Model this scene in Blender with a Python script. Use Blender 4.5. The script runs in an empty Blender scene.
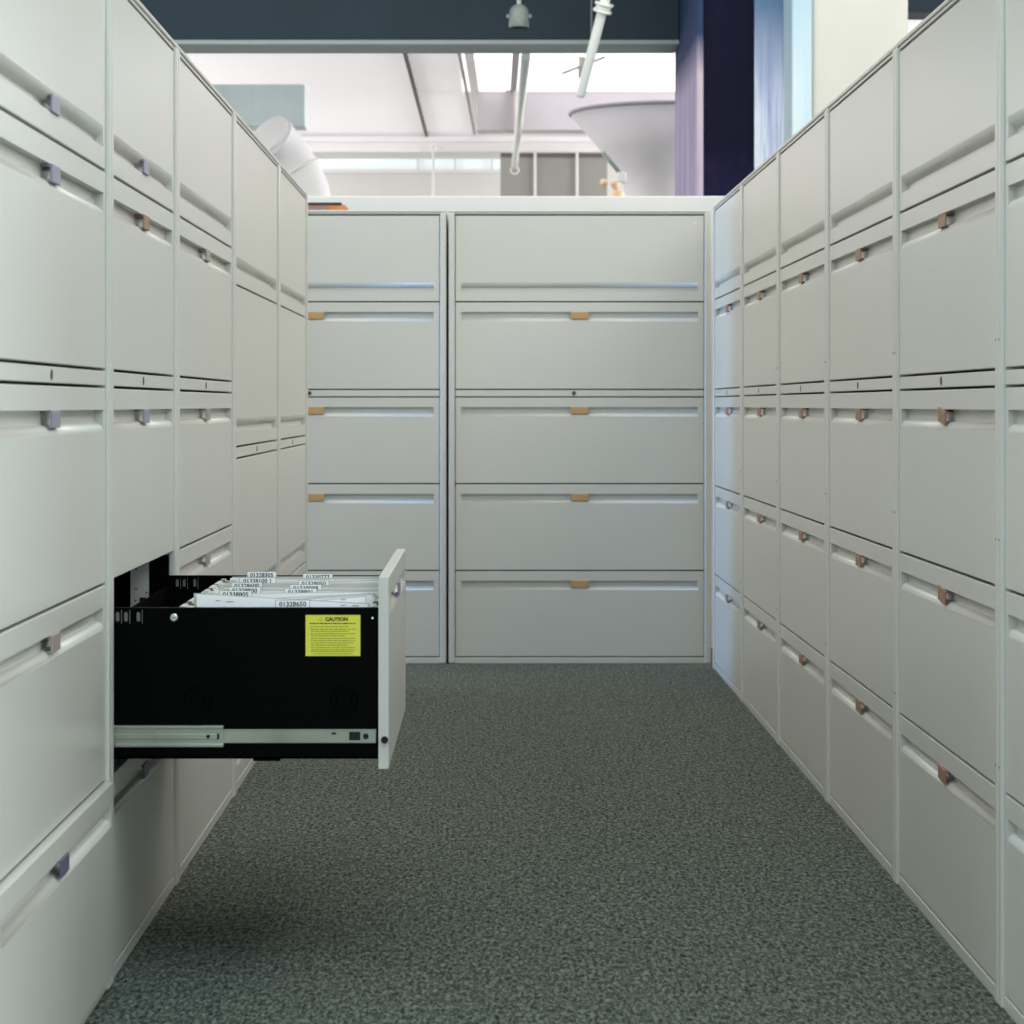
import bpy, bmesh, math, random
from mathutils import Vector, Matrix

random.seed(7)
C = bpy.context.scene.collection
PI = math.pi
F, CX, CY, EYE = 2390.0, 490.0, 405.0, 0.902      # focal length / principal point of the photograph, eye height


def P(x, y, Y):
    """the point at distance Y that the photograph shows at (x, y)"""
    return Vector(((x - CX) * Y / F, Y, EYE - (y - CY) * Y / F))


# ------------------------------------------------------------------ materials
def lin(c):
    def f(v):
        v /= 255.0
        return v / 12.92 if v <= 0.04045 else ((v + 0.055) / 1.055) ** 2.4
    return (f(c[0]), f(c[1]), f(c[2]), 1.0)


def mat(name, rgb, rough=0.5, metal=0.0, spec=0.5, emit=0.0, var=0.0, vscale=6.0, bump=0.0, bscale=200.0):
    m = bpy.data.materials.new(name)
    m.use_nodes = True
    nt = m.node_tree
    b = nt.nodes['Principled BSDF']
    col = lin(rgb)
    b.inputs['Base Color'].default_value = col
    b.inputs['Roughness'].default_value = rough
    b.inputs['Metallic'].default_value = metal
    b.inputs['Specular IOR Level'].default_value = spec
    tc = nt.nodes.new('ShaderNodeTexCoord')
    if var > 0:
        n = nt.nodes.new('ShaderNodeTexNoise')
        n.inputs['Scale'].default_value = vscale
        n.inputs['Detail'].default_value = 4
        nt.links.new(tc.outputs['Object'], n.inputs['Vector'])
        r = nt.nodes.new('ShaderNodeValToRGB')
        r.color_ramp.elements[0].position = 0.3
        r.color_ramp.elements[1].position = 0.7
        r.color_ramp.elements[0].color = tuple(max(0, v * (1 - var)) for v in col[:3]) + (1,)
        r.color_ramp.elements[1].color = tuple(min(1, v * (1 + var)) for v in col[:3]) + (1,)
        nt.links.new(n.outputs['Fac'], r.inputs['Fac'])
        nt.links.new(r.outputs['Color'], b.inputs['Base Color'])
    if bump > 0:
        n2 = nt.nodes.new('ShaderNodeTexNoise')
        n2.inputs['Scale'].default_value = bscale
        n2.inputs['Detail'].default_value = 2
        nt.links.new(tc.outputs['Object'], n2.inputs['Vector'])
        bp = nt.nodes.new('ShaderNodeBump')
        bp.inputs['Strength'].default_value = bump
        bp.inputs['Distance'].default_value = 0.002
        nt.links.new(n2.outputs['Fac'], bp.inputs['Height'])
        nt.links.new(bp.outputs['Normal'], b.inputs['Normal'])
    if emit > 0:
        b.inputs['Emission Color'].default_value = col
        b.inputs['Emission Strength'].default_value = emit
    return m


M = {
    'paint': mat('cabinet_paint', (190, 188, 182), 0.33, var=0.012, vscale=3.0),
    'lock': mat('lock_metal', (92, 72, 58), 0.4, 0.6),
    'tan': mat('latch_tan', (176, 140, 92), 0.5),
    'brown': mat('latch_brown', (139, 104, 82), 0.5),
    'violet': mat('latch_violet', (130, 124, 142), 0.4),
    'dusk': mat('latch_dark_violet', (92, 84, 108), 0.4),
    'mauve': mat('latch_mauve', (150, 136, 130), 0.4),
    'black': mat('drawer_black', (1, 1, 1), 0.5, spec=0.04),
    'hole': mat('hole_black', (3, 3, 3), 0.8),
    'zinc': mat('zinc_slide', (160, 166, 154), 0.28, 0.85, var=0.14, vscale=14.0),
    'steel': mat('steel_bright', (200, 205, 205), 0.25, 0.9),
    'bracket': mat('bracket_grey', (205, 205, 196), 0.5, var=0.03),
    'slot': mat('slot_dim', (96, 98, 94), 0.6),
    'yellow': mat('label_yellow', (208, 205, 64), 0.55),
    'ink': mat('ink_black', (22, 22, 20), 0.7),
    'olive_ink': mat('ink_olive', (120, 116, 30), 0.7),
    'grey_ink': mat('ink_grey', (120, 126, 130), 0.7),
    'paper': mat('paper_white', (238, 238, 240), 0.8, var=0.015, vscale=30.0),
    'paper2': mat('paper_warm', (232, 224, 220), 0.8, var=0.02, vscale=30.0),
    'manila': mat('paper_grey', (190, 190, 186), 0.8, var=0.03, vscale=30.0),
    'sleeve': mat('folder_sleeve', (122, 124, 108), 0.85, var=0.05, vscale=40.0),
    'hook': mat('hook_pale', (205, 205, 196), 0.5),
    'tab': mat('tab_white', (240, 240, 240), 0.5),
    'dot': mat('dot_pink', (220, 190, 188), 0.7),
    'book_green': mat('cover_dark_green', (22, 40, 26), 0.6, var=0.1, vscale=20.0),
    'book_brown': mat('cover_brown', (176, 112, 70), 0.6, var=0.2, vscale=25.0),
    'book_mauve': mat('pages_mauve', (150, 116, 116), 0.8, var=0.2, vscale=60.0),
    'partition': mat('partition_paint', (194, 194, 196), 0.6, var=0.015),
    'slate': mat('slate_beam', (38, 53, 63), 0.7, spec=0.25, var=0.08, vscale=2.0),
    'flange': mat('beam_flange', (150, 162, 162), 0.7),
    'ceil_dark': mat('ceiling_slate', (120, 124, 128), 0.8, var=0.05),
    'white': mat('white_paint', (236, 234, 234), 0.6, var=0.015),
    'wall': mat('wall_paint', (222, 220, 216), 0.8, var=0.02),
    'cone': mat('capital_concrete', (205, 202, 206), 0.8, var=0.03, vscale=5.0),
    'rim': mat('capital_rim', (140, 138, 142), 0.8),
    'bulk': mat('bulkhead_grey', (206, 201, 204), 0.8, var=0.04, vscale=3.0),
    'panel_grey': mat('panel_grey', (150, 148, 143), 0.8, var=0.04, vscale=2.0),
    'panel_dark': mat('panel_dark_edge', (96, 92, 88), 0.8),
    'sage': mat('sage_duct', (222, 236, 234), 0.6, var=0.05, vscale=4.0),
    'rod': mat('rod_dark', (84, 76, 74), 0.6),
    'rod_grey': mat('rod_grey', (172, 164, 166), 0.6),
    'pipe': mat('pipe_white', (226, 230, 226), 0.4),
    'cream': mat('cream_concrete', (188, 188, 182), 0.85, var=0.035, vscale=4.0, bump=0.15, bscale=30.0),
    'warm': mat('lamp_warm', (232, 200, 160), 0.6, var=0.15, vscale=30),
    'can': mat('sensor_can', (126, 136, 133), 0.5),
    'sky_pane': mat('skylight_pane', (255, 252, 255), 0.4, emit=1.25),
    'sky_soft': mat('skylight_translucent', (244, 240, 243), 0.5, emit=0.31, var=0.02, vscale=0.8),
    'win_pane': mat('window_pane_lit', (226, 236, 238), 0.3, emit=0.42),
    'glazing': mat('glazing_pale', (214, 212, 204), 0.3, emit=0.012),
    'blue_pane': mat('window_pane_blue', (190, 215, 255), 0.3, emit=1.0),
}


def streak_mat(name, stops, xs=16.0, zs=0.55, seed=0.0, dark=None, z0=1.6, z1=2.6):
    m = bpy.data.materials.new(name)
    m.use_nodes = True
    nt = m.node_tree
    b = nt.nodes['Principled BSDF']
    b.inputs['Roughness'].default_value = 0.8
    b.inputs['Specular IOR Level'].default_value = 0.12
    tc = nt.nodes.new('ShaderNodeTexCoord')
    mp = nt.nodes.new('ShaderNodeMapping')
    mp.inputs['Scale'].default_value = (xs, xs, zs)
    mp.inputs['Location'].default_value = (seed, seed * 0.7, seed * 0.3)
    n = nt.nodes.new('ShaderNodeTexNoise')
    n.inputs['Scale'].default_value = 1.0
    n.inputs['Detail'].default_value = 5
    n.inputs['Roughness'].default_value = 0.65
    r = nt.nodes.new('ShaderNodeValToRGB')
    e = r.color_ramp.elements
    e[0].position, e[0].color = stops[0][0], lin(stops[0][1])
    e[1].position, e[1].color = stops[-1][0], lin(stops[-1][1])
    for p, c in stops[1:-1]:
        k = e.new(p)
        k.color = lin(c)
    nt.links.new(tc.outputs['Object'], mp.inputs['Vector'])
    nt.links.new(mp.outputs['Vector'], n.inputs['Vector'])
    nt.links.new(n.outputs['Fac'], r.inputs['Fac'])
    out = r.outputs['Color']
    if dark:                                     # second colour washed in from the top; on the lilac edge partly painted-in shade
        sp = nt.nodes.new('ShaderNodeSeparateXYZ')
        nt.links.new(tc.outputs['Object'], sp.inputs['Vector'])
        mr = nt.nodes.new('ShaderNodeMapRange')
        mr.inputs['From Min'].default_value = z0
        mr.inputs['From Max'].default_value = z1
        nt.links.new(sp.outputs['Z'], mr.inputs['Value'])
        ad = nt.nodes.new('ShaderNodeMath')
        ad.operation = 'MULTIPLY_ADD'
        nt.links.new(n.outputs['Fac'], ad.inputs[0])
        ad.inputs[1].default_value = 0.5
        ad.inputs[2].default_value = -0.25
        ad2 = nt.nodes.new('ShaderNodeMath')
        ad2.use_clamp = True
        nt.links.new(mr.outputs['Result'], ad2.inputs[0])
        nt.links.new(ad.outputs[0], ad2.inputs[1])
        mx = nt.nodes.new('ShaderNodeMix')
        mx.data_type = 'RGBA'
        nt.links.new(ad2.outputs[0], mx.inputs[0])
        nt.links.new(out, mx.inputs[6])
        mx.inputs[7].default_value = lin(dark)
        out = mx.outputs[2]
    nt.links.new(out, b.inputs['Base Color'])
    return m


M['mural_edge'] = streak_mat('mural_lilac', [(0.3, (92, 92, 140)), (0.45, (150, 148, 190)), (0.55, (196, 178, 190)), (0.68, (128, 130, 178))], 14, 0.5, 3.0, (44, 60, 92), 2.42, 2.62)  # dark top is partly shade beside the beam, put into the colour
M['mural_navy'] = streak_mat('mural_navy', [(0.32, (52, 40, 80)), (0.5, (26, 24, 58)), (0.68, (60, 48, 92))], 7, 5.0, 1.0, (13, 14, 36), 1.75, 2.1)
M['mural_pale'] = streak_mat('mural_pale_blue', [(0.32, (118, 118, 176)), (0.43, (190, 196, 232)), (0.52, (224, 232, 246)), (0.6, (170, 176, 220)), (0.72, (206, 226, 238))], 12, 0.5, 7.0, (96, 124, 160), 2.25, 2.75)
M['mural_ice'] = streak_mat('mural_ice', [(0.3, (150, 184, 206)), (0.5, (188, 206, 216)), (0.7, (200, 212, 216))], 9, 0.5, 11.0, (140, 174, 196), 2.3, 3.1)


def carpet_mat():
    m = bpy.data.materials.new('carpet')
    m.use_nodes = True
    nt = m.node_tree
    b = nt.nodes['Principled BSDF']
    b.inputs['Roughness'].default_value = 0.95
    b.inputs['Specular IOR Level'].default_value = 0.15
    tc = nt.nodes.new('ShaderNodeTexCoord')
    mp = nt.nodes.new('ShaderNodeMapping')
    mp.inputs['Scale'].default_value = (1.0, 0.34, 1.0)
    nt.links.new(tc.outputs['Object'], mp.inputs['Vector'])
    n = nt.nodes.new('ShaderNodeTexNoise')
    n.inputs['Scale'].default_value = 150.0
    n.inputs['Detail'].default_value = 3.0
    n.inputs['Roughness'].default_value = 0.7
    n.inputs['Distortion'].default_value = 0.6
    nt.links.new(mp.outputs['Vector'], n.inputs['Vector'])
    r = nt.nodes.new('ShaderNodeValToRGB')
    e = r.color_ramp.elements
    e[0].position, e[0].color = 0.36, lin((32, 38, 40))
    e[1].position, e[1].color = 0.66, lin((120, 125, 116))
    k = e.new(0.5)
    k.color = lin((79, 84, 78))
    nt.links.new(n.outputs['Fac'], r.inputs['Fac'])
    nt.links.new(r.outputs['Color'], b.inputs['Base Color'])
    bp = nt.nodes.new('ShaderNodeBump')
    bp.inputs['Strength'].default_value = 0.6
    bp.inputs['Distance'].default_value = 0.004
    nt.links.new(n.outputs['Fac'], bp.inputs['Height'])
    nt.links.new(bp.outputs['Normal'], b.inputs['Normal'])
    return m


M['carpet'] = carpet_mat()


# ------------------------------------------------------------------ mesh helpers
def box(bm, x0, x1, y0, y1, z0, z1, bev=0.0, mi=0, seg=2):
    vs = [bm.verts.new((x, y, z)) for z in (z0, z1) for y in (y0, y1) for x in (x0, x1)]
    idx = [(0, 2, 3, 1), (4, 5, 7, 6), (0, 1, 5, 4), (2, 6, 7, 3), (0, 4, 6, 2), (1, 3, 7, 5)]
    fs = [bm.faces.new([vs[i] for i in q]) for q in idx]
    for f in fs:
        f.material_index = mi
    if bev > 0:
        es = list({e for f in fs for e in f.edges})
        r = bmesh.ops.bevel(bm, geom=es, offset=bev, segments=seg, profile=0.5, affect='EDGES')
        for f in r['faces']:
            f.material_index = mi
    return vs


def tube(bm, pts, rad, n=16, mi=0, cap=True):
    """a round tube along pts; rad is one radius or one per point"""
    if not isinstance(rad, (list, tuple)):
        rad = [rad] * len(pts)
    pts = [Vector(p) for p in pts]
    rings = []
    for i, p in enumerate(pts):
        d = (pts[min(i + 1, len(pts) - 1)] - pts[max(i - 1, 0)]).normalized()
        up = Vector((0, 0, 1)) if abs(d.z) < 0.95 else Vector((1, 0, 0))
        a = d.cross(up).normalized()
        b = d.cross(a).normalized()
        rings.append([bm.verts.new(p + (a * math.cos(t) + b * math.sin(t)) * rad[i])
                      for t in [2 * PI * k / n for k in range(n)]])
    for r0, r1 in zip(rings, rings[1:]):
        for k in range(n):
            f = bm.faces.new([r0[k], r0[(k + 1) % n], r1[(k + 1) % n], r1[k]])
            f.smooth = True
            f.material_index = mi
    if cap:
        for r in (rings[0], rings[-1]):
            f = bm.faces.new(r)
            f.material_index = mi


def lathe(bm, prof, cx, cy, n=48, mi=0):
    rings = []
    for r, z in prof:
        rings.append([bm.verts.new((cx + r * math.cos(2 * PI * k / n), cy + r * math.sin(2 * PI * k / n), z)) for k in range(n)])
    for r0, r1 in zip(rings, rings[1:]):
        for k in range(n):
            f = bm.faces.new([r0[k], r0[(k + 1) % n], r1[(k + 1) % n], r1[k]])
            f.smooth = True
            f.material_index = mi
    for r in (rings[0], rings[-1]):
        bm.faces.new(r).material_index = mi


def mesh(name, bm, *mats):
    bmesh.ops.recalc_face_normals(bm, faces=bm.faces)
    me = bpy.data.meshes.new(name)
    bm.to_mesh(me)
    bm.free()
    for m in mats:
        me.materials.append(M[m] if isinstance(m, str) else m)
    return me


def obj(name, me, parent=None, loc=(0, 0, 0)):
    o = bpy.data.objects.new(name, me)
    C.objects.link(o)
    o.location = loc
    if parent:
        o.parent = parent
    return o


def empty(name, loc, rz=0.0):
    o = bpy.data.objects.new(name, None)
    o.empty_display_size = 0.1
    C.objects.link(o)
    o.location = loc
    o.rotation_euler = (0, 0, rz)
    return o


def tag(o, label=None, cat=None, group=None, kind=None):
    if label:
        o['label'] = label
    if cat:
        o['category'] = cat
    if group:
        o['group'] = group
    if kind:
        o['kind'] = kind
    return o


def struct(name, bm, *mats):
    return tag(obj(name, mesh(name, bm, *mats)), kind='structure')


def text_into(bm, s, size, place, mi, bold=0.0):
    """lay the words s into bm as flat lettering; place maps (x, y) of the lettering to a point"""
    cu = bpy.data.curves.new('t', 'FONT')
    cu.body = s
    cu.size = size
    cu.align_x = 'CENTER'
    cu.align_y = 'CENTER'
    cu.offset = bold
    cu.resolution_u = 2
    o = bpy.data.objects.new('t', cu)
    C.objects.link(o)
    dg = bpy.context.evaluated_depsgraph_get()
    me = o.evaluated_get(dg).to_mesh()
    vs = [bm.verts.new(place(v.co.x, v.co.y)) for v in me.vertices]
    for p in me.polygons:
        try:
            f = bm.faces.new([vs[i] for i in p.vertices])
            f.material_index = mi
        except ValueError:
            pass
    o.evaluated_get(dg).to_mesh_clear()
    bpy.data.objects.remove(o)
    bpy.data.curves.remove(cu)


# ------------------------------------------------------------------ filing cabinets
H = 1.582            # cabinet height
SIDE = 0.022         # side post width
GAP = 0.0045
T = 0.016            # front thickness
DEP = 0.46
RAIL, REC = 0.033, 0.034
_cache = {}


def front_mesh(w, h, pull):
    """a drawer front whose face rolls in behind a rail to make the full width finger pull"""
    key = ('front', round(w, 4), round(h, 4), pull)
    if key in _cache:
        return _cache[key]
    d, e = 0.0135, 0.02
    a = h - RAIL - REC
    rise = 0.014 if pull == 'top' else 0.019
    prof = [(0, 0), (0, a)]
    for k in range(1, 9):
        t = k / 8 * PI / 2
        prof.append((d * (1 - math.cos(t)), a + rise * math.sin(t)))
    prof += [(d, h - RAIL), (0, h - RAIL), (0, h)]
    bm = bmesh.new()
    vd = {}

    def V(x, y, z):
        k = (round(x, 5), round(y, 5), round(z, 5))
        if k not in vd:
            zz = h - z if pull == 'bottom' else z
            vd[k] = bm.verts.new((x, y, zz))
        return vd[k]

    def F_(vs, smooth=False):
        u = []
        for v in vs:
            if v not in u:
                u.append(v)
        if len(u) >= 3:
            try:
                f = bm.faces.new(u)
                f.smooth = smooth
            except ValueError:
                pass
    x0, x1 = -w / 2, w / 2
    flat = [(0, z) for _, z in prof]
    cols = [(x0, flat), (x0 + e, flat), (x0 + e, prof), (x1 - e, prof), (x1 - e, flat), (x1, flat)]
    for (xa, pa), (xb, pb) in zip(cols, cols[1:]):
        for i in range(len(prof) - 1):
            sm = pa is prof and pb is prof and 1 <= i <= 8
            F_([V(xa, *pa[i]), V(xb, *pb[i]), V(xb, *pb[i + 1]), V(xa, *pa[i + 1])], sm)
    zs = []
    for _, z in prof:
        if not zs or abs(z - zs[-1]) > 1e-6:
            zs.append(z)
    F_([V(x0, 0, z) for z in zs] + [V(x0, T, h), V(x0, T, 0)])
    F_([V(x1, 0, z) for z in zs] + [V(x1, T, h), V(x1, T, 0)])
    for z in (0, h):
        F_([V(x, 0, z) for x in (x0, x0 + e, x1 - e, x1)] + [V(x1, T, z), V(x0, T, z)])
    F_([V(x0, T, 0), V(x1, T, 0), V(x1, T, h), V(x0, T, h)])
    bmesh.ops.recalc_face_normals(bm, faces=bm.faces)
    es = []
    for ed in bm.edges:
        p, q = ed.verts[0].co, ed.verts[1].co
        if abs(p.y) < 1e-6 and abs(q.y) < 1e-6:
            for t in (lambda c: abs(c.x - x0) < 1e-6, lambda c: abs(c.x - x1) < 1e-6,
                      lambda c: abs(c.z) < 1e-6, lambda c: abs(c.z - h) < 1e-6):
                if t(p) and t(q):
                    es.append(ed)
                    break
    bmesh.ops.bevel(bm, geom=es, offset=0.0014, segments=2, profile=0.5, affect='EDGES')
    _cache[key] = mesh('drawer_front', bm, 'paint')
    return _cache[key]


def body_mesh(w, opened=False, screws=False):
    key = ('body', round(w, 4), opened, screws)
    if key in _cache:
        return _cache[key]
    bm = bmesh.new()
    for s in (-1, 1):
        xa, xb = sorted((s * w / 2, s * (w / 2 - SIDE)))
        box(bm, xa, xb, -0.006, DEP, 0.0, H - 0.008, 0.005, seg=3)
    box(bm, -w / 2 + SIDE, w / 2 - SIDE, 0.0, DEP, H - 0.014, H - 0.0082, 0.0008)
    box(bm, -w / 2, w / 2, -0.004, DEP, H - 0.008, H, 0.0025)
    box(bm, -w / 2 + SIDE, w / 2 - SIDE, -0.001, DEP, 0.0, 0.021, 0.0015)
    box(bm, -w / 2 + SIDE, w / 2 - SIDE, DEP - 0.01, DEP - 0.002, 0.021, H - 0.014)
    # dark strips behind the fronts close the view between the drawers
    for z in (1.262, 0.943, 0.627, 0.324) if not opened else (1.262, 0.943):
        box(bm, -w / 2 + SIDE, w / 2 - SIDE, 0.022, 0.06, z - 0.012, z + 0.012, mi=1)
    # little fixing screws on the posts
    for s in (-1, 1) if screws else ():
        for z in (0.36, 0.70, 1.0):
            x = s * (w / 2 - SIDE * 0.45)
            tube(bm, [(x, -0.0066, z), (x, -0.004, z)], 0.0022, 8, 1)
    _cache[key] = mesh('cabinet_body', bm, 'paint', 'rod')
    return _cache[key]


def latch_mesh(m, flip=False):
    key = ('latch', m, flip)
    if key in _cache:
        return _cache[key]
    bm = bmesh.new()
    s = -1 if flip else 1
    lo = lambda a, b: (min(s * a, s * b), max(s * a, s * b))
    z = lo(-0.024, 0.0)
    box(bm, -0.031, 0.031, -0.0035, -0.0005, z[0], z[1], 0.0008)
    z = lo(-0.0035, -0.0005)
    box(bm, -0.031, 0.031, -0.001, 0.0135, z[0], z[1], 0.0005)
    z = lo(-0.024, -0.021)
    box(bm, -0.031, 0.031, -0.001, 0.004, z[0], z[1], 0.0005)
    _cache[key] = mesh('latch', bm, m)
    return _cache[key]


def lock_mesh():
    if 'lock' not in _cache:
        bm = bmesh.new()
        tube(bm, [(0, -0.0008, 0), (0, 0.003, 0)], 0.0075, 20, 0)
        box(bm, -0.001, 0.001, -0.0011, -0.0006, -0.005, 0.005, mi=1)
        _cache['lock'] = mesh('lock', bm, 'lock', 'hole')
    return _cache['lock']


def rail_mesh(w, h):
    key = ('rail', round(w, 4), round(h, 4))
    if key not in _cache:
        bm = bmesh.new()
        box(bm, -w / 2, w / 2, 0, T, 0, h, 0.001)
        _cache[key] = mesh('lock_rail', bm, 'paint')
    return _cache[key]


def dot_mesh():
    if 'dot' not in _cache:
        bm = bmesh.new()
        tube(bm, [(0, -0.0006, 0), (0, 0.0, 0)], 0.006, 14, 0)
        _cache['dot'] = mesh('dot_sticker', bm, 'dot')
    return _cache['dot']


SEAM = [1.565, 1.262, 0.956, 0.930, 0.627, 0.324, 0.0225]


def add_lock(root, w, z0, z1):
    fw = w - 2 * SIDE - 0.004
    r = obj('lock_rail', rail_mesh(fw, z1 - z0 - GAP * 0.9), root, (0, 0, z0 + GAP * 0.45))
    obj('lock', lock_mesh(), r, (-0.02, 0, (z1 - z0) / 2 - 0.002))


def add_front(root, name, w, z0, z1, pull, latch=None, tilt=0.0, out=0.0, ajar=0.0):
    fw = w - 2 * SIDE - 0.004
    h = z1 - z0 - GAP
    d = obj(name, front_mesh(fw, h, pull), root, (ajar, -out, z0 + GAP / 2))
    if latch:
        l = obj('latch', latch_mesh(latch, pull == 'bottom'), d, (0, 0, h - RAIL if pull == 'top' else RAIL))
        l.rotation_euler = (0, tilt, 0)
    return d


def file_cabinet(label, loc, rz, w, latches, top_latch=None, tilts=None, dot=True, opened=False, group=None):
    """five high lateral file: a lift-up door on top, then four drawers, a lock rail under the second"""
    root = empty('file_cabinet', loc, rz)
    tag(root, label, 'filing cabinet', group)
    obj('body', body_mesh(w, opened, group == ROW_R), root)
    d = add_front(root, 'flipper_door', w, SEAM[1], SEAM[0], 'bottom', top_latch)
    if dot:
        obj('dot_sticker', dot_mesh(), d, (w / 2 - 0.055, 0, 0.272))
    add_lock(root, w, SEAM[3], SEAM[2])
    spans = [(SEAM[2], SEAM[1]), (SEAM[4], SEAM[3]), (SEAM[5], SEAM[4]), (SEAM[6], SEAM[5])]
    ds = []
    for i, (a, b) in enumerate(spans):
        ds.append(add_front(root, 'drawer', w, a, b, 'top', latches[i], (tilts or [0, 0, 0, 0])[i]))
    return root, ds


XL, XR, YB = -0.592, 0.7676, 8.341
ROW_R = 'file cabinets in the right-hand row'
ROW_L = 'file cabinets in the left-hand row'
ROW_B = 'file cabinets across the end of the aisle'

# right row, nearest first
lab_r = ['off-white file cabinet cut off by the right edge of the photo',
         'off-white five-high file cabinet second from the camera on the right',
         'off-white five-high file cabinet third from the camera on the right, straight latches',
         'off-white five-high file cabinet fourth from the camera on the right',
         'off-white five-high file cabinet second from the corner on the right',
         'blue-lit off-white file cabinet in the far right corner, beside the end wall of drawers']
for k in range(6):
    y1 = 3.588 + 0.9195 * (k - 1)
    tl = [0, 0, 0, 0]
    if k == 1:
        tl = [0.0, 0.13, 0.10, 0.06]
    elif k == 0:
        tl = [0, 0, 0, 0]
    file_cabinet(lab_r[k], (XR, y1 - 0.0015 + 0.9195 / 2, 0), -PI / 2, 0.9165, ['brown'] * 4, None, tl, group=ROW_R)

# back row
file_cabinet('wide off-white file cabinet with tan latches closing the end of the aisle', ((448.7 + 710.6) / 2 * YB / F - CX * YB / F, YB, 0), 0, 0.9144,
             ['tan'] * 4, group=ROW_B)
file_cabinet('off-white file cabinet at the aisle end, half hidden behind the left row', ((446.3 - CX) * YB / F - 0.4572, YB, 0), 0, 0.9144,
             ['tan'] * 4, group=ROW_B)

# left row
rA, dA = file_cabinet('nearest off-white file cabinet on the left with violet latches, cut by the photo edge', (XL, 3.704 - 0.0015 - 0.457, 0), PI / 2, 0.914,
                      ['violet', 'violet', 'mauve', 'dusk'], 'violet', dot=False, group=ROW_L)
dA[3].location.y -= 0.012
WB = 0.792
rB, dB = file_cabinet('narrow off-white file cabinet on the left with its drawer pulled out', (XL, (3.704 + 4.499) / 2, 0), PI / 2, WB,
                      ['brown', 'violet', 'violet', 'dusk'], 'violet', dot=False, opened=True, group=ROW_L)
file_cabinet('off-white file cabinet on the left, just behind the one with the open drawer', (XL, (4.499 + 5.505) / 2, 0), PI / 2, 1.003,
             ['mauve'] * 4, None, dot=False, group=ROW_L)


def door_cabinet(label, loc, rz, w):
    root = empty('file_cabinet', loc, rz)
    tag(root, label, 'filing cabinet', ROW_L)
    obj('body', body_mesh(w), root)
    for a, b in ((1.183, 1.565), (0.804, 1.183), (0.398, 0.777), (0.0225, 0.398)):
        add_front(root, 'flipper_door', w, a, b, 'bottom')
    add_lock(root, w, 0.777, 0.804)


door_cabinet('off-white four-door file cabinet without latches, second from the far end of the left row', (XL, (5.505 + 6.674) / 2, 0), PI / 2, 1.166)
door_cabinet('off-white four-door file cabinet without latches, at the far end of the left row', (XL, (6.674 + 7.702) / 2, 0), PI / 2, 1.025)

# ------------------------------------------------------------------ the open drawer (child of the narrow cabinet)
OUT = 0.434
dr = dB[2]
dr.location.y = -OUT
dr.location.z += 0.008
z_dr = dr.location.z                                   # world height of the drawer front's lower edge
yc = (3.704 + 4.499) / 2                               # cabinet centre line in world Y


def L(X, Y, Z):
    """world point -> the open drawer's own frame"""
    return Vector((Y - yc, (XL - X) + OUT, Z - z_dr))


XF = XL + OUT                                          # face of the front
Y0, Y1 = 3.736, 4.452                                  # near and far side of the drawer box
ZT, ZB = 0.585, 0.349
XBK = XL + OUT - T - 0.425                             # rear of the box


def wbox(bm, X0, X1, Ya, Yb, Z0, Z1, bev=0.0, mi=0):
    a, b = L(X0, Ya, Z0), L(X1, Yb, Z1)
    box(bm, min(a.x, b.x), max(a.x, b.x), min(a.y, b.y), max(a.y, b.y), min(a.z, b.z), max(a.z, b.z), bev, mi)


XI = XF - T                                            # inner face of the front
bm = bmesh.new()
for Ya, Yb in ((Y0, Y0 + 0.003), (Y1 - 0.003, Y1)):
    wbox(bm, XBK, XI, Ya, Yb, ZB, ZT)
wbox(bm, XBK, XI, Y0 + 0.003, Y0 + 0.012, ZT - 0.003, ZT)          # rolled lips
wbox(bm, XBK, XI, Y1 - 0.012, Y1 - 0.003, ZT - 0.003, ZT)
wbox(bm, XBK, XBK + 0.003, Y0, Y1, ZB, ZT - 0.02)
wbox(bm, XI - 0.003, XI, Y0 + 0.003, Y1 - 0.003, ZB, ZT - 0.01)
wbox(bm, XBK, XI, Y0, Y1, ZB, ZB + 0.003)
wbox(bm, (253 - CX) * Y0 / F, (280 - CX) * Y0 / F, Y0 + 0.002, Y0 + 0.03, ZB - 0.004, ZB)
for x in (198, 344):                                                # pressed round bosses on the near side
    c = P(x, 700, Y0)
    for r0 in (0.021, 0.012):
        ring = [L(c.x + r0 * math.cos(t), Y0 - 0.0005, c.z + r0 * math.sin(t)) for t in [2 * PI * k / 24 for k in range(25)]]
        tube(bm, ring, 0.0016, 8, 0, cap=False)
for X in (-0.4975, -0.1795):                                        # the two rails the folders hang from
    wbox(bm, X - 0.0025, X + 0.0025, Y0 + 0.003, Y1 - 0.003, ZT - 0.045, ZT - 0.011)
box_o = obj('drawer_box', mesh('drawer_box', bm, 'black'), dr)

for Ya in (Y0 - 0.0006, Y1 - 0.0037):                               # pale slots punched at the rear of both sides
    for X in (-0.582, -0.569, -0.5495):
        bm = bmesh.new()
        vs = []
        for k in range(16):
            t = 2 * PI * k / 16
            vs.append(L(X + 0.0028 * math.cos(t), Ya, 0.571 + 0.0035 * math.sin(t) + (0.004 if math.sin(t) > 0 else -0.004)))
        bm.faces.new([bm.verts.new(v) for v in vs])
        wbox(bm, X + 0.0055, X + 0.0065, Ya, Ya + 0.0004, 0.560, 0.582)
        obj('slot', mesh('slot', bm, 'slot'), dr)

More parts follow.
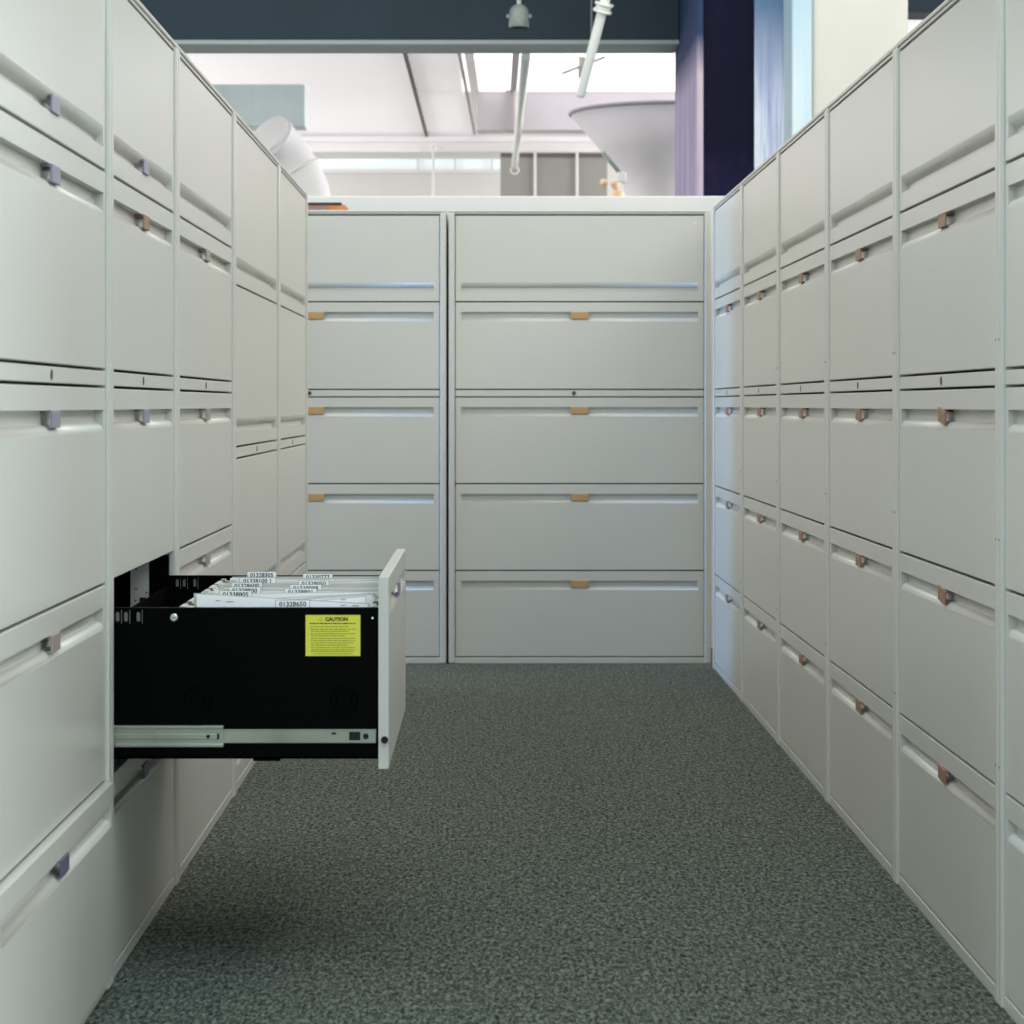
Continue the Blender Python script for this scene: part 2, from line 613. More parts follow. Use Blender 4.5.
bm = bmesh.new()                                                    # screw
c = P(174, 617.5, Y0)
tube(bm, [L(c.x, Y0 + 0.001, c.z), L(c.x, Y0 - 0.002, c.z), L(c.x, Y0 - 0.0035, c.z)], [0.0066, 0.0066, 0.0045], 20)
wbox(bm, c.x - 0.003, c.x + 0.003, Y0 - 0.0042, Y0 - 0.003, c.z - 0.0007, c.z + 0.0007, 0, 1)
obj('screw', mesh('screw', bm, 'steel', 'rod'), dr)
bm = bmesh.new()
c = P(372.5, 618, Y0)
tube(bm, [L(c.x, Y0 + 0.001, c.z), L(c.x, Y0 - 0.001, c.z)], 0.002, 10)
obj('rivet', mesh('rivet', bm, 'steel'), dr)
bm = bmesh.new()
c = P(384.5, 740, Y0 - 0.01)
tube(bm, [L(c.x, Y0 - 0.0115, c.z), L(c.x, Y0 - 0.003, c.z)], 0.0054, 20)
obj('plug', mesh('plug', bm, 'hole'), dr)

Ys = Y0 - 0.008
XS, XE = (223.5 - CX) * Ys / F, (376 - CX) * Ys / F
for Ysd, sgn in ((Y0, -1), (Y1, 1)):
    bm = bmesh.new()                                                # outer channel of the telescopic slide
    a, b = sorted((Ysd, Ysd + sgn * 0.009))
    far = (b if sgn > 0 else a)
    zc = 0.385
    f0, f1 = (a, a + 0.003) if sgn < 0 else (b - 0.003, b)
    wbox(bm, XBK - 0.01, XS, a, b, zc + 0.0115, zc + 0.017, 0.0012)
    wbox(bm, XBK - 0.01, XS, a, b, zc - 0.017, zc - 0.0115, 0.0012)
    wbox(bm, XBK - 0.01, XS, a + 0.003, b - 0.003, zc - 0.012, zc + 0.012)
    wbox(bm, XBK - 0.01, XS - 0.008, a + 0.001, b - 0.002, zc - 0.005, zc + 0.004, 0.001)
    if sgn < 0:
        tube(bm, [L(XS - 0.024, a - 0.0002, zc), L(XS - 0.024, a + 0.004, zc)], 0.003, 12, 1)
        wbox(bm, XS - 0.010, XS - 0.007, a + 0.0005, a + 0.004, zc - 0.0045, zc + 0.0045, 0, 1)
    obj('slide_channel', mesh('slide_channel', bm, 'zinc', 'hole'), dr)
    bm = bmesh.new()                                                # inner member that runs to the front
    wbox(bm, XS, XE, a + 0.002, b - 0.002 if sgn < 0 else b, zc - 0.011, zc + 0.011, 0.001)
    wbox(bm, XS, XE, a + 0.0012, b - 0.003, zc + 0.0085, zc + 0.011, 0.0004)
    if sgn < 0:
        tube(bm, [L(XE - 0.016, a + 0.001, zc), L(XE - 0.016, a + 0.004, zc)], 0.0046, 18, 1)
        wbox(bm, XE - 0.042, XE - 0.0245, a + 0.001, a + 0.004, zc - 0.006, zc + 0.007, 0, 1)
        wbox(bm, XE - 0.0695, XE - 0.062, a + 0.001, a + 0.004, zc + 0.003, zc + 0.006, 0, 1)
    obj('slide_rail', mesh('slide_rail', bm, 'zinc', 'hole'), dr)

# caution label on the near side
bm = bmesh.new()
a, b = P(305.6, 615, Y0), P(360.4, 656, Y0)
yl = Y0 - 0.0004
wbox(bm, a.x, b.x, yl, Y0, b.z, a.z, 0, 0)
lw, lh = b.x - a.x, a.z - b.z
put = lambda cx, cz: (lambda x, y: L(cx + x, yl - 0.0002, cz + y))
text_into(bm, 'CAUTION', 0.0078, put(a.x + lw * 0.565, a.z - lh * 0.105), 1, 0.0004)
c = (a.x + lw * 0.275, a.z - lh * 0.10)
tri = [(-0.0032, -0.0028), (0.0032, -0.0028), (0, 0.0030)]
for (p, q) in zip(tri, tri[1:] + tri[:1]):
    tube(bm, [L(c[0] + p[0], yl - 0.0002, c[1] + p[1]), L(c[0] + q[0], yl - 0.0002, c[1] + q[1])], 0.00022, 6, 2)
wbox(bm, c[0] - 0.0002, c[0] + 0.0002, yl - 0.0003, yl, c[1] - 0.001, c[1] + 0.0012, 0, 2)


def word_bars(bm, xa, xb, z, hgt, mi, rnd):
    x = xa
    while x < xb - 0.001:
        w = min(rnd.uniform(0.0022, 0.0075), xb - x)
        wbox(bm, x, x + w, yl - 0.0003, yl, z - hgt / 2, z + hgt / 2, 0, mi)
        x += w + 0.0011


rnd = random.Random(3)
word_bars(bm, a.x + lw * 0.07, a.x + lw * 0.91, a.z - lh * 0.205, 0.0016, 1, rnd)
rows = [(0.28, 0.08, 0.78), (0.345, 0.09, 0.92), (0.395, 0.1, 0.8), (0.455, 0.09, 0.92), (0.505, 0.1, 0.74), (0.57, 0.1, 0.9), (0.625, 0.1, 0.9),
        (0.68, 0.1, 0.9), (0.735, 0.1, 0.76), (0.795, 0.1, 0.9), (0.85, 0.1, 0.9), (0.89, 0.1, 0.88)]
for fz, xa, xb in rows:
    word_bars(bm, a.x + lw * xa, a.x + lw * xb, a.z - lh * fz, 0.0011, 2, rnd)
word_bars(bm, a.x + lw * 0.15, a.x + lw * 0.86, a.z - lh * 0.945, 0.0009, 2, rnd)
tag(obj('caution_label', mesh('caution_label', bm, 'yellow', 'ink', 'olive_ink'), dr), 'yellow caution label with black lettering')

# bracket with holes inside the opening (part of the narrow cabinet)
bm = bmesh.new()
Yi = 4.463
xa, xb = (131 - CX) * Yi / F, (149.3 - CX) * Yi / F
X0_, X1_ = xa, xb


def BL(X, Y, Z):
    return Vector((Y - yc, XL - X, Z))


def bbox_(bm, X0, X1, Ya, Yb, Z0, Z1, mi=0):
    p, q = BL(X0, Ya, Z0), BL(X1, Yb, Z1)
    box(bm, min(p.x, q.x), max(p.x, q.x), min(p.y, q.y), max(p.y, q.y), min(p.z, q.z), max(p.z, q.z), 0, mi)


bbox_(bm, xa, xb, Yi - 0.006, Yi + 0.006, 0.33, 0.622, 0)
for hx, hy in ((136, 569), (136, 589), (146.5, 592.5), (135.5, 600.5)):
    q = P(hx, hy, Yi - 0.007)
    tube(bm, [BL(q.x, Yi - 0.0065, q.z), BL(q.x, Yi - 0.005, q.z)], 0.0017, 10, 1)
q0, q1 = P(139.6, 597.5, Yi - 0.007), P(146, 604, Yi - 0.007)
bbox_(bm, q0.x, q1.x, Yi - 0.0066, Yi - 0.005, q1.z, q0.z, 1)
obj('slide_bracket', mesh('slide_bracket', bm, 'bracket', 'hole'), rB)
bm = bmesh.new()                                                    # black sheets that make the inside of that opening dark
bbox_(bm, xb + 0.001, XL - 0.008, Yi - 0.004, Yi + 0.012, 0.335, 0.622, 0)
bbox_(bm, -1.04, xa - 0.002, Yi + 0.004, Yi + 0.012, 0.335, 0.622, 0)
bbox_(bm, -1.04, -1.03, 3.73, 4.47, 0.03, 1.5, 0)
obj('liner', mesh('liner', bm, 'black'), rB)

# ------------------------------------------------------------------ hanging folders in the open drawer
HX0, HX1 = -0.4975, -0.1795                           # where the hooks sit
ZR = ZT - 0.011                                       # top of the rails


def folder(Y, number=None, tx=None, tz=0.585, ztop=0.592, tilt=0.0, warm=False, xa=None, xb=None, label=None, marks=False, extra=0):
    root = empty('file_folder', (0, Y, ZR))
    if number:
        tag(root, label or 'white hanging file folder with tab number ' + number + ' in the open drawer', 'folder', 'hanging folders in the open drawer')
    else:
        tag(root, label or 'white hanging file folder with no readable tab, among those in the open drawer', 'folder', 'hanging folders in the open drawer')
    xa = -0.466 if xa is None else xa
    xb = -0.189 if xb is None else xb
    bm = bmesh.new()
    box(bm, HX0 + 0.012, HX1 - 0.012, -0.0042, -0.0036, -0.19, -0.001)
    box(bm, HX0 + 0.012, HX1 - 0.012, 0.0036, 0.0042, -0.19, 0.0005)
    box(bm, HX0 + 0.012, HX1 - 0.012, -0.0042, 0.0042, -0.1906, -0.19)
    obj('sleeve', mesh('sleeve', bm, 'sleeve'), root)
    bm = bmesh.new()
    for yy in (-0.0039, 0.0039):
        box(bm, HX0 - 0.002, HX1 + 0.002, yy - 0.0012, yy + 0.0012, 0.0, 0.0042, 0.0006)
        for x in (HX0, HX1):
            s = 1 if x == HX0 else -1
            box(bm, x + (0.003 if s > 0 else -0.011), x + (0.011 if s > 0 else -0.003), yy - 0.0013, yy + 0.0013, -0.008, 0.0075, 0.0006)
    obj('hook_bar', mesh('hook_bar', bm, 'hook' if int(Y * 31) % 3 else 'rod'), root)
    bm = bmesh.new()
    n = 2 + extra
    for k in range(n):
        yy = -0.0028 + 0.0056 * k / max(1, n - 1)
        dz = ztop - ZR - random.uniform(0, 0.004) + (0 if k == 0 else 0.0022)
        ti = tilt + random.uniform(-0.008, 0.008)
        x0, x1 = xa + random.uniform(-0.004, 0.004), xb + random.uniform(-0.004, 0.003)
        vs = box(bm, x0, x1, yy - 0.00035, yy + 0.00035, -0.18, dz)
        if k == n - 1:
            for v in vs:
                for f in v.link_faces:
                    f.material_index = 2
        cxm = (x0 + x1) / 2
        for v in vs:
            if v.co.z > 0:
                v.co.z += math.tan(ti) * (v.co.x - cxm)
    if marks:                                        # typed lines, too small to read, on the front sheet
        yy = -0.0036
        for (mx, mz, mw) in marks:
            q = P(mx, mz, Y)
            box(bm, q.x, q.x + mw, yy - 0.0002, yy, q.z - ZR - 0.0006, q.z - ZR + 0.0006, 0, 1)
    obj('paper', mesh('paper', bm, 'paper2' if warm else 'paper', 'grey_ink', 'manila'), root)
    if number:
        bm = bmesh.new()
        Xc = (tx - CX) * Y / F
        wd = 0.0265 if len(number) <= 8 else 0.032
        zc = tz - ZR
        box(bm, Xc - wd, Xc + wd, -0.0055, -0.0047, min(-0.004, zc - 0.006), zc + 0.0062, 0)
        box(bm, Xc - wd - 0.0008, Xc + wd + 0.0008, -0.0046, -0.0042, min(-0.004, zc - 0.0065), zc + 0.0069, 0, 2)
        text_into(bm, number, 0.0107, lambda x, y: Vector((Xc + x, -0.0058, zc + y)), 1, 0.0002)
        obj('label_tab', mesh('label_tab', bm, 'tab', 'ink', 'grey_ink'), root)
    return root


numbered = [
    # Y, number, tab centre px x, tab centre height, paper top, paper tilt, warm, left end
    (3.764, '01328650', 293, 0.5885, 0.5975, -0.055, False, -0.463),
    (3.962, '01338805', 236, 0.588, 0.590, 0.02, False, -0.455),
    (3.998, '01338801', 301, 0.589, 0.589, 0.02, False, -0.47),
    (4.030, '01328800', 245, 0.589, 0.589, 0.0, True, -0.45),
    (4.068, '01338088', 306, 0.590, 0.589, 0.0, False, -0.466),
    (4.135, '01328600', 247, 0.589, 0.588, 0.0, True, -0.462),
    (4.186, '01329050', 314, 0.589, 0.588, 0.006, True, -0.474),
    (4.256, '01328100 1', 258, 0.5885, 0.586, -0.004, True, -0.458),
    (4.330, '01330777', 318, 0.590, 0.586, 0.01, True, -0.466),
    (4.385, '01328305', 262, 0.590, 0.5865, 0.0, True, -0.46),
]
for (Y, num, tx, tz, zt, ti, wm, xl) in numbered:
    folder(Y, num, tx, tz, zt, ti, wm, xl,
           marks=[(226, 601.5, 0.013), (216, 600.5, 0.007), (341, 605, 0.008), (352, 605.5, 0.011), (341, 599.5, 0.008)] if num == '01328650' else None)
plain = [(3.780, 0.105), (3.796, 0.075), (3.812, 0.1), (3.832, 0.06), (3.852, 0.085), (3.874, 0.05), (3.896, 0.07), (3.918, 0.04), (3.940, 0.05),
         (3.980, 0.02), (4.014, 0.012), (4.048, 0.0), (4.153, 0.0), (4.169, 0.012), (4.205, 0.0), (4.222, 0.014), (4.238, 0.0),
         (4.274, 0.0), (4.292, 0.016), (4.310, 0.0), (4.348, 0.012), (4.366, 0.0), (4.405, 0.0)]
for i, (Y, ti) in enumerate(plain):
    near = max(0.0, (3.98 - Y) / 0.2)
    folder(Y, None, ztop=0.5865 + 0.004 * near + random.uniform(-0.003, 0.002), tilt=ti, warm=Y > 4.02 and i % 3 > 0,
           xa=-0.464 + random.uniform(-0.012, 0.014), xb=-0.19 + random.uniform(-0.006, 0.003))

# ------------------------------------------------------------------ books on the back cabinet
YK = YB + 0.10
bx = lambda x: (x - CX) * YK / F
bk = empty('book', (bx(322), YK, H))
tag(bk, 'brown book with mauve page edges lying flat on the cabinet, under the green folder', 'book')
bm = bmesh.new()
x0, x1 = bx(290) - bx(322), bx(344) - bx(322)
box(bm, x0, x1, 0, 0.21, 0, 0.003, 0.001)
box(bm, x0, x1, 0, 0.21, 0.024, 0.027, 0.001)
tube(bm, [(x1 - 0.002, 0.0, 0.0135), (x1 - 0.002, 0.21, 0.0135)], 0.0134, 20)
box(bm, bx(328) - bx(322), x1, -0.001, 0.003, 0.001, 0.026, 0.001)
obj('cover', mesh('cover', bm, 'book_brown'), bk)
bm = bmesh.new()
box(bm, x0 + 0.003, bx(330) - bx(322), 0.002, 0.205, 0.003, 0.024)
obj('pages', mesh('pages', bm, 'book_mauve'), bk)
bm = bmesh.new()
box(bm, bx(286), bx(341.5), YK - 0.006, YK + 0.23, H + 0.0272, H + 0.0352, 0.003)
tag(obj('document_folder', mesh('document_folder', bm, 'book_green')), 'thin dark green folder lying on top of the brown book', 'folder')

# ------------------------------------------------------------------ room shell
bm = bmesh.new()
box(bm, -5.0, 6.0, -3.5, 20.4, -0.1, 0.0)
struct('floor', bm, 'carpet')
bm = bmesh.new()
box(bm, -5.0, 3.2, 8.86, 8.98, 0.0, 0.902 + 209 * 8.86 / F, 0.004)
struct('wall_partition', bm, 'partition')
bm = bmesh.new()
box(bm, -5.2, -5.0, -3.5, 20.4, 0, 4.3)
struct('wall_left', bm, 'wall')
bm = bmesh.new()
box(bm, 6.0, 6.2, -3.5, 20.4, 0, 4.3)
struct('wall_right', bm, 'wall')
bm = bmesh.new()
box(bm, -5.2, 6.2, -3.7, -3.5, 0, 4.3)
struct('wall_front', bm, 'wall')
bm = bmesh.new()
box(bm, -5.2, 6.2, 20.2, 20.4, 0, 4.3)
struct('wall_back', bm, 'wall')
bm = bmesh.new()
box(bm, -5.2, 6.2, -3.7, 12.3, 4.2, 4.3)
struct('ceiling', bm, 'ceil_dark')
ZC = 3.136
bm = bmesh.new()
box(bm, -5.0, 6.0, 12.3, 20.2, ZC, ZC + 0.1)
struct('ceiling_back', bm, 'sky_soft')
# bright skylight in the back ceiling
bm = bmesh.new()
box(bm, -0.19, 1.45, 12.5, 16.98, ZC - 0.006, ZC - 0.001)
struct('window_1', bm, 'sky_pane')
# slate beam across the room
bm = bmesh.new()
box(bm, -5.0, 0.95, 12.0, 12.31, 2.735, 4.2, 0.004)
box(bm, -5.0, 0.95, 11.998, 12.312, 2.712, 2.735, 0.003, 1)  # paler strip: the beam's lit underside put into the colour
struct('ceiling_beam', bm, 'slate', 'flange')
bm = bmesh.new()
box(bm, 1.35, 6.0, 12.0, 12.25, 2.875, 4.2, 0.004)
struct('ceiling_beam.001', bm, 'slate')
# painted pillar with its dark niche, cream pillar beside it
YP = 11.0
px = lambda x, Y=YP: (x - CX) * Y / F
bm = bmesh.new()
box(bm, px(697), px(697) + 0.03, YP, 12.31, 0, 4.2, 0.006)
box(bm, px(754.5), px(788), YP, YP + 0.9, 0, 4.2, 0.006, 1)
box(bm, px(792, 10.69), px(812, 10.69), 10.69, YP + 0.9, 0, 4.2, 0.006, 3)
box(bm, px(697) + 0.012, px(754.5) + 0.01, YP + 0.012, YP + 0.9, 0, 4.2, 0, 2)
struct('painted_pillar', bm, 'mural_edge', 'mural_pale', 'mural_navy', 'mural_ice')
bm = bmesh.new()
box(bm, px(811, 10.7), px(909, 10.7), 10.7, 11.4, 0, 4.2, 0.03, seg=4)
struct('concrete_pillar', bm, 'cream')

# far wall: pale beam, window strip, grey panel
bm = bmesh.new()
y0, z0, z1 = 19.6, 0.902 + 253 * 19.6 / F, 0.902 + 267 * 19.6 / F
box(bm, -5, 6, y0, 20.2, z0, z1, 0.005)
box(bm, -5, 6, y0 - 0.03, y0, z1 - 0.035, z1 + 0.01, 0.005)
struct('ceiling_beam.002', bm, 'white')
bm = bmesh.new()
q0, q1 = P(300, 152, 20.18), P(500, 170, 20.18)
box(bm, -2.2, q1.x, 20.17, 20.2, q1.z, q0.z + 0.02)
struct('window_2', bm, 'win_pane')
bm = bmesh.new()
for x in (418, 455, 492):
    c = (x - CX) * 20.15 / F
    box(bm, c - 0.012, c + 0.012, 20.13, 20.17, q1.z, q0.z + 0.02)
box(bm, -2.2, q1.x, 20.12, 20.17, q1.z - 0.03, q1.z)
struct('trim_1', bm, 'white')
# hanging bulkhead
bm = bmesh.new()
q0, q1 = P(477, 92, 17), P(760, 130, 17)
box(bm, q0.x, 2.4, 17.0, 17.25, q1.z, ZC, 0.004)
struct('ceiling_bulkhead', bm, 'bulk')
bm = bmesh.new()
a, b = P(505.5, 92, 16.95), P(513.5, 131, 16.95)
box(bm, a.x, b.x, 16.9, 17.0, b.z, ZC)
struct('trim_2', bm, 'rod_grey')

# mushroom column with a flared capital
bm = bmesh.new()
cx, cy = (665 - CX) * 16 / F, 16.0
zz = lambda y: 0.902 + (405 - y) * 16 / F
lathe(bm, [(0.26, 0), (0.262, zz(196)), (0.285, zz(182)), (0.335, zz(170)), (0.42, zz(152)), (0.63, zz(116))], cx, cy, 64)
lathe(bm, [(0.632, zz(116.0)), (0.645, zz(115)), (0.645, zz(112.5)), (0.60, zz(112))], cx, cy, 64, 1)
struct('mushroom_column', bm, 'cone', 'rim')

# purlins and rods under the back ceiling, running away from the camera
purlins = [(-0.5425, 12.35, -0.519, 19.9, 0.022, 0.03, 'rod', 'thin dark ceiling rod running away above the white ceiling panels'),
           (-0.235, 12.35, -0.1255, 19.6, 0.022, 0.012, 'rod_grey', 'grey ceiling batten beside the white one, running into the distance'),
           (-0.17, 12.35, -0.07, 19.6, 0.06, 0.010, 'white', 'white ceiling batten running beside the thin grey one'),
           (0.165, 12.35, 0.165, 16.9, 0.045, 0.012, 'rod_grey', 'short grey ceiling batten above the white overhead pipe')]
for xa, ya, xb, yb, w, h, m, lb in purlins:
    bm = bmesh.new()
    vs = box(bm, xa - w / 2, xa + w / 2, ya, yb, ZC - 0.006 - h, ZC - 0.006)
    for v in vs:
        if v.co.y > 15:
            v.co.x += xb - xa
    tag(obj('ceiling_batten', mesh('ceiling_batten', bm, m)), lb, 'batten', 'battens under the back ceiling')

# long white pipe under the back ceiling
bm = bmesh.new()
zp = 0.902 + 1.80
tube(bm, [(0.185, 12.33, zp), (0.185, 18.0, zp)], 0.024, 20)
pip = obj('overhead_pipe', mesh('overhead_pipe', bm, 'pipe'))
tag(pip, 'long white overhead pipe in the room behind, ending in a ring', 'pipe')
bm = bmesh.new()
ring = [(0.185 + 0.03 * math.cos(t), 18.0, zp - 0.03 + 0.03 * math.sin(t)) for t in [2 * PI * k / 24 for k in range(25)]]
tube(bm, ring, 0.006, 8, 0, cap=False)
obj('end_ring', mesh('end_ring', bm, 'pipe'), pip)
bm = bmesh.new()
for yy in (12.6, 16.8):
    tube(bm, [(0.185, yy, zp), (0.185, yy, ZC)], 0.006, 8)
obj('hanger', mesh('hanger', bm, 'pipe'), pip)

# slanting white pipe in front of the beam, with coupling rings and hanger
pa, pb = P(693, -338, 10.6), P(580, 97, 11.2)
ax = (pb - pa).normalized()
at = lambda y: pa + (pb - pa) * ((y + 338) / 435)
bm = bmesh.new()
tube(bm, [pa, pb - ax * 0.012, pb], [0.0245, 0.0225, 0.017], 24)
pp = obj('hanging_pipe', mesh('hanging_pipe', bm, 'pipe'))
tag(pp, 'white slanting pipe with ringed coupling hanging in front of the slate beam', 'pipe')
bm = bmesh.new()
for y0_, y1_, r in ((-1.0, 1.2, 0.044), (1.2, 6.0, 0.036), (6.0, 8.5, 0.044)):
    tube(bm, [at(y0_), at(y1_)], r, 24)
obj('coupling', mesh('coupling', bm, 'pipe'), pp)
bm = bmesh.new()
q = at(66)
a, b = P(562, 73.5, q.y + 0.05), P(605, 57, q.y + 0.05)
tube(bm, [(a.x, q.y + 0.05, a.z), (b.x, q.y + 0.05, b.z)], 0.006, 8)
c1, c2 = P(582, 57, q.y + 0.06), P(581, 78, q.y + 0.06)
tube(bm, [c1, c2], 0.014, 12)
tube(bm, [q, (q.x, q.y + 0.06, q.z)], 0.010, 10)
obj('clamp', mesh('clamp', bm, 'rod_grey'), pp)
bm = bmesh.new()
w0 = P(591.5, 58, q.y + 0.05)
tube(bm, [w0, (w0.x, w0.y, 4.2)], 0.004, 8)
obj('hanger_wire', mesh('hanger_wire', bm, 'can'), pp)

# little grey can hanging in front of the beam
Yc = 11.5
c = P(519, 28, Yc)
bm = bmesh.new()
k = Yc / F
lathe(bm, [(0.0, c.z + 0.003), (9.2 * k, c.z + 0.003), (9.4 * k, c.z), (10 * k, c.z + 1 * k), (10 * k, c.z + 11 * k), (9.6 * k, c.z + 16 * k), (8 * k, c.z + 20 * k),
           (5 * k, c.z + 22.5 * k), (2 * k, c.z + 23.5 * k)], c.x, Yc, 28)
can = obj('sensor_can', mesh('sensor_can', bm, 'can'))
tag(can, 'small grey domed can hanging on a stem in front of the slate beam', 'sensor')
bm = bmesh.new()
lathe(bm, [(0.0, c.z - 0.004), (8.6 * k, c.z - 0.004), (8.8 * k, c.z + 0.004), (0.0, c.z + 0.004)], c.x, Yc, 28)
obj('lens', mesh('lens', bm, 'hole'), can)
bm = bmesh.new()
tube(bm, [(c.x, Yc, c.z + 23 * k), (c.x, Yc, 4.2)], 2.2 * k, 12)
obj('stem', mesh('stem', bm, 'pipe'), can)
bm = bmesh.new()
box(bm, c.x - 12.5 * k, c.x - 9.6 * k, Yc - 0.008, Yc + 0.008, c.z + 10 * k, c.z + 13.5 * k, 0.001)
box(bm, c.x + 9.6 * k, c.x + 12.5 * k, Yc - 0.008, Yc + 0.008, c.z + 10 * k, c.z + 13.5 * k, 0.001)
obj('lug', mesh('lug', bm, 'can'), can)

# sage box duct and the white elbow duct
Yd = 14.0
a, b = P(120, 84, Yd), P(305, 126.5, Yd)
bm = bmesh.new()
box(bm, a.x, b.x, Yd, Yd + 0.22, b.z, a.z, 0.006)
n = 12
for k2 in range(n):
    x = a.x + (b.x - a.x) * (k2 + 0.5) / n
    box(bm, x - 0.004, x + 0.004, Yd - 0.004, Yd, b.z + 0.005, a.z - 0.005)
bd = obj('box_duct', mesh('box_duct', bm, 'sage'))
tag(bd, 'pale sage ribbed box duct hanging under the back ceiling', 'duct')
bm = bmesh.new()
for x in (a.x + 0.15,):
    tube(bm, [(x, Yd + 0.12, a.z - 0.01), (x, Yd + 0.12, ZC)], 0.008, 8)
obj('hanger', mesh('hanger', bm, 'sage'), bd)

Ye = 13.0
pts = [P(268, 138, Ye), P(281, 152, Ye), P(293, 170, Ye), P(303, 190, Ye), P(308, 215, Ye)]
pts[0].y -= 0.10
pts[1].y -= 0.03
fine = []
for i in range(len(pts) - 1):
    p0, p1, p2, p3 = pts[max(i - 1, 0)], pts[i], pts[i + 1], pts[min(i + 2, len(pts) - 1)]
    for s in range(6):
        t = s / 6
        fine.append(0.5 * ((2 * p1) + (p2 - p0) * t + (2 * p0 - 5 * p1 + 4 * p2 - p3) * t * t + (3 * p1 - p0 - 3 * p2 + p3) * t ** 3))
fine.append(pts[-1])
fine.append(Vector((fine[-1].x, fine[-1].y, 0.0)))
bm = bmesh.new()
tube(bm, fine, 25.5 * Ye / F, 40)
ed = obj('elbow_duct', mesh('elbow_duct', bm, 'white'))
tag(ed, 'white curved elbow duct below the sage box duct', 'duct')
bm = bmesh.new()
for i in (2, 13):
    d = (fine[i + 1] - fine[i]).normalized()
    tube(bm, [fine[i] - d * 0.008, fine[i] + d * 0.008], 27 * Ye / F, 40)
obj('collar', mesh('collar', bm, 'white'), ed)

# grey panel on rods in front of the far wall
Yg = 19.3
a, b = P(500.5, 153, Yg), P(601, 196, Yg)
bm = bmesh.new()
box(bm, a.x, b.x + 0.05, Yg, Yg + 0.05, 0.0, a.z - 0.035)
pg = obj('display_panel', mesh('display_panel', bm, 'panel_grey'))
tag(pg, 'dark grey upright panel behind the pale overhead pipe', 'panel')
bm = bmesh.new()
box(bm, a.x, b.x + 0.05, Yg - 0.01, Yg + 0.06, a.z - 0.035, a.z)
obj('header', mesh('header', bm, 'panel_dark'), pg)
for x in (535, 577):
    bm = bmesh.new()
    c2 = (x - CX) * (Yg - 0.03) / F
    tube(bm, [(c2, Yg - 0.022, 0.3), (c2, Yg - 0.022, a.z)], 0.011, 10)
    obj('rod', mesh('rod', bm, 'white'), pg)
bm = bmesh.new()
c2 = (433 - CX) * 19.4 / F
tube(bm, [(c2, 19.55, 0), (c2, 19.55, 3.03)], 0.012, 10)
tag(obj('upright_rod', mesh('upright_rod', bm, 'white')), 'thin white upright rod in front of the far beige wall', 'rod')

# small spot lamp beside the mushroom column
Yl = 15.0
c = P(622, 177, Yl)
k = Yl / F
bm = bmesh.new()
box(bm, c.x - 4.5 * k, c.x + 4.5 * k, Yl, Yl + 0.05, c.z - 5 * k, c.z + 5 * k, 0.004)
box(bm, c.x - 8.5 * k, c.x - 3.5 * k, Yl + 0.01, Yl + 0.04, c.z - 12 * k, c.z - 2 * k, 0.004)
sl = obj('spot_lamp', mesh('spot_lamp', bm, 'white'))
tag(sl, 'small white spot lamp with warm shades beside the mushroom column', 'lamp')
for (x, y, rr, rot) in ((606, 184, 5, 0.5), (613, 185.5, 5, -0.5), (617.5, 194, 8, 0)):
    q = P(x, y, Yl)
    bm = bmesh.new()
    lathe(bm, [(0.2 * rr * k, 0.0), (0.8 * rr * k, -0.3 * rr * k), (0.8 * rr * k, -1.3 * rr * k), (0.5 * rr * k, -1.5 * rr * k)], 0, 0, 20)
    s_ = obj('lamp_shade', mesh('lamp_shade', bm, 'warm'), sl, (q.x, Yl + 0.02, q.z + 0.03))
    s_.rotation_euler = (0, rot, 0)
bm = bmesh.new()
a, b = P(603, 152, Yl), P(624, 176, Yl)
tube(bm, [(a.x, Yl + 0.03, a.z), (b.x, Yl + 0.03, b.z)], 2.5 * k, 10)
tube(bm, [(c.x - 6 * k, Yl + 0.03, c.z - 10 * k), (c.x - 6 * k, Yl + 0.03, 0)], 1.5 * k, 8)
obj('lamp_arm', mesh('lamp_arm', bm, 'can'), sl)


# ------------------------------------------------------------------ light
def area(name, loc, rot, sx, sy, power, col):
    l = bpy.data.lights.new(name, 'AREA')
    l.shape = 'RECTANGLE'
    l.size, l.size_y = sx, sy
    l.energy = power
    l.color = col
    o = bpy.data.objects.new(name, l)
    o.location = loc
    o.rotation_euler = rot
    C.objects.link(o)
    return o


WARM, COOL, BLUE = (1.0, 0.90, 0.66), (0.76, 0.935, 1.0), (0.20, 0.50, 1.0)
for nm, yc_, sy, kl, kc, kr, col, ccol in (('near', 1.2, 3.4, 5.9, 10.5, 14.5, COOL, (0.74, 0.93, 1.0)), ('middle', 5.0, 3.6, 7.0, 1.2, 9.6, (1.0, 0.95, 0.84), WARM),
                                           ('end', 8.7, 4.2, 9.5, 6.0, 14.0, (1.0, 0.97, 0.93), WARM)):
    area('ceiling_daylight_left_' + nm, (-3.1, yc_, 4.15), (0, 0, 0), 3.3, sy, kl * 3.3 * sy, col)  # side fill added overhead to brighten the upper fronts
    area('ceiling_daylight_' + nm, (0.1, yc_, 4.15), (0, 0, 0), 3.0, sy, kc * 3.0 * sy, ccol)  # overhead fill from an unseen source, tinted per zone
    area('ceiling_daylight_right_' + nm, (3.4, yc_, 4.15), (0, 0, 0), 3.4, sy, kr * 3.4 * sy, col)  # matching side fill added over the right row
area('window_daylight_front', (0.4, -3.4, 2.0), (PI / 2, 0, 0), 6.0, 2.6, 140, (0.80, 0.93, 1.0))
area('window_daylight_left', (-4.9, 8.03, 0.85), (0, -PI / 2, 0), 1.5, 1.0, 190, BLUE)
area('window_daylight_right', (5.9, 0.9, 1.4), (0, PI / 2, 0), 1.8, 2.2, 190, (0.84, 0.95, 1.0))  # added fill that brightens the nearest left cabinet
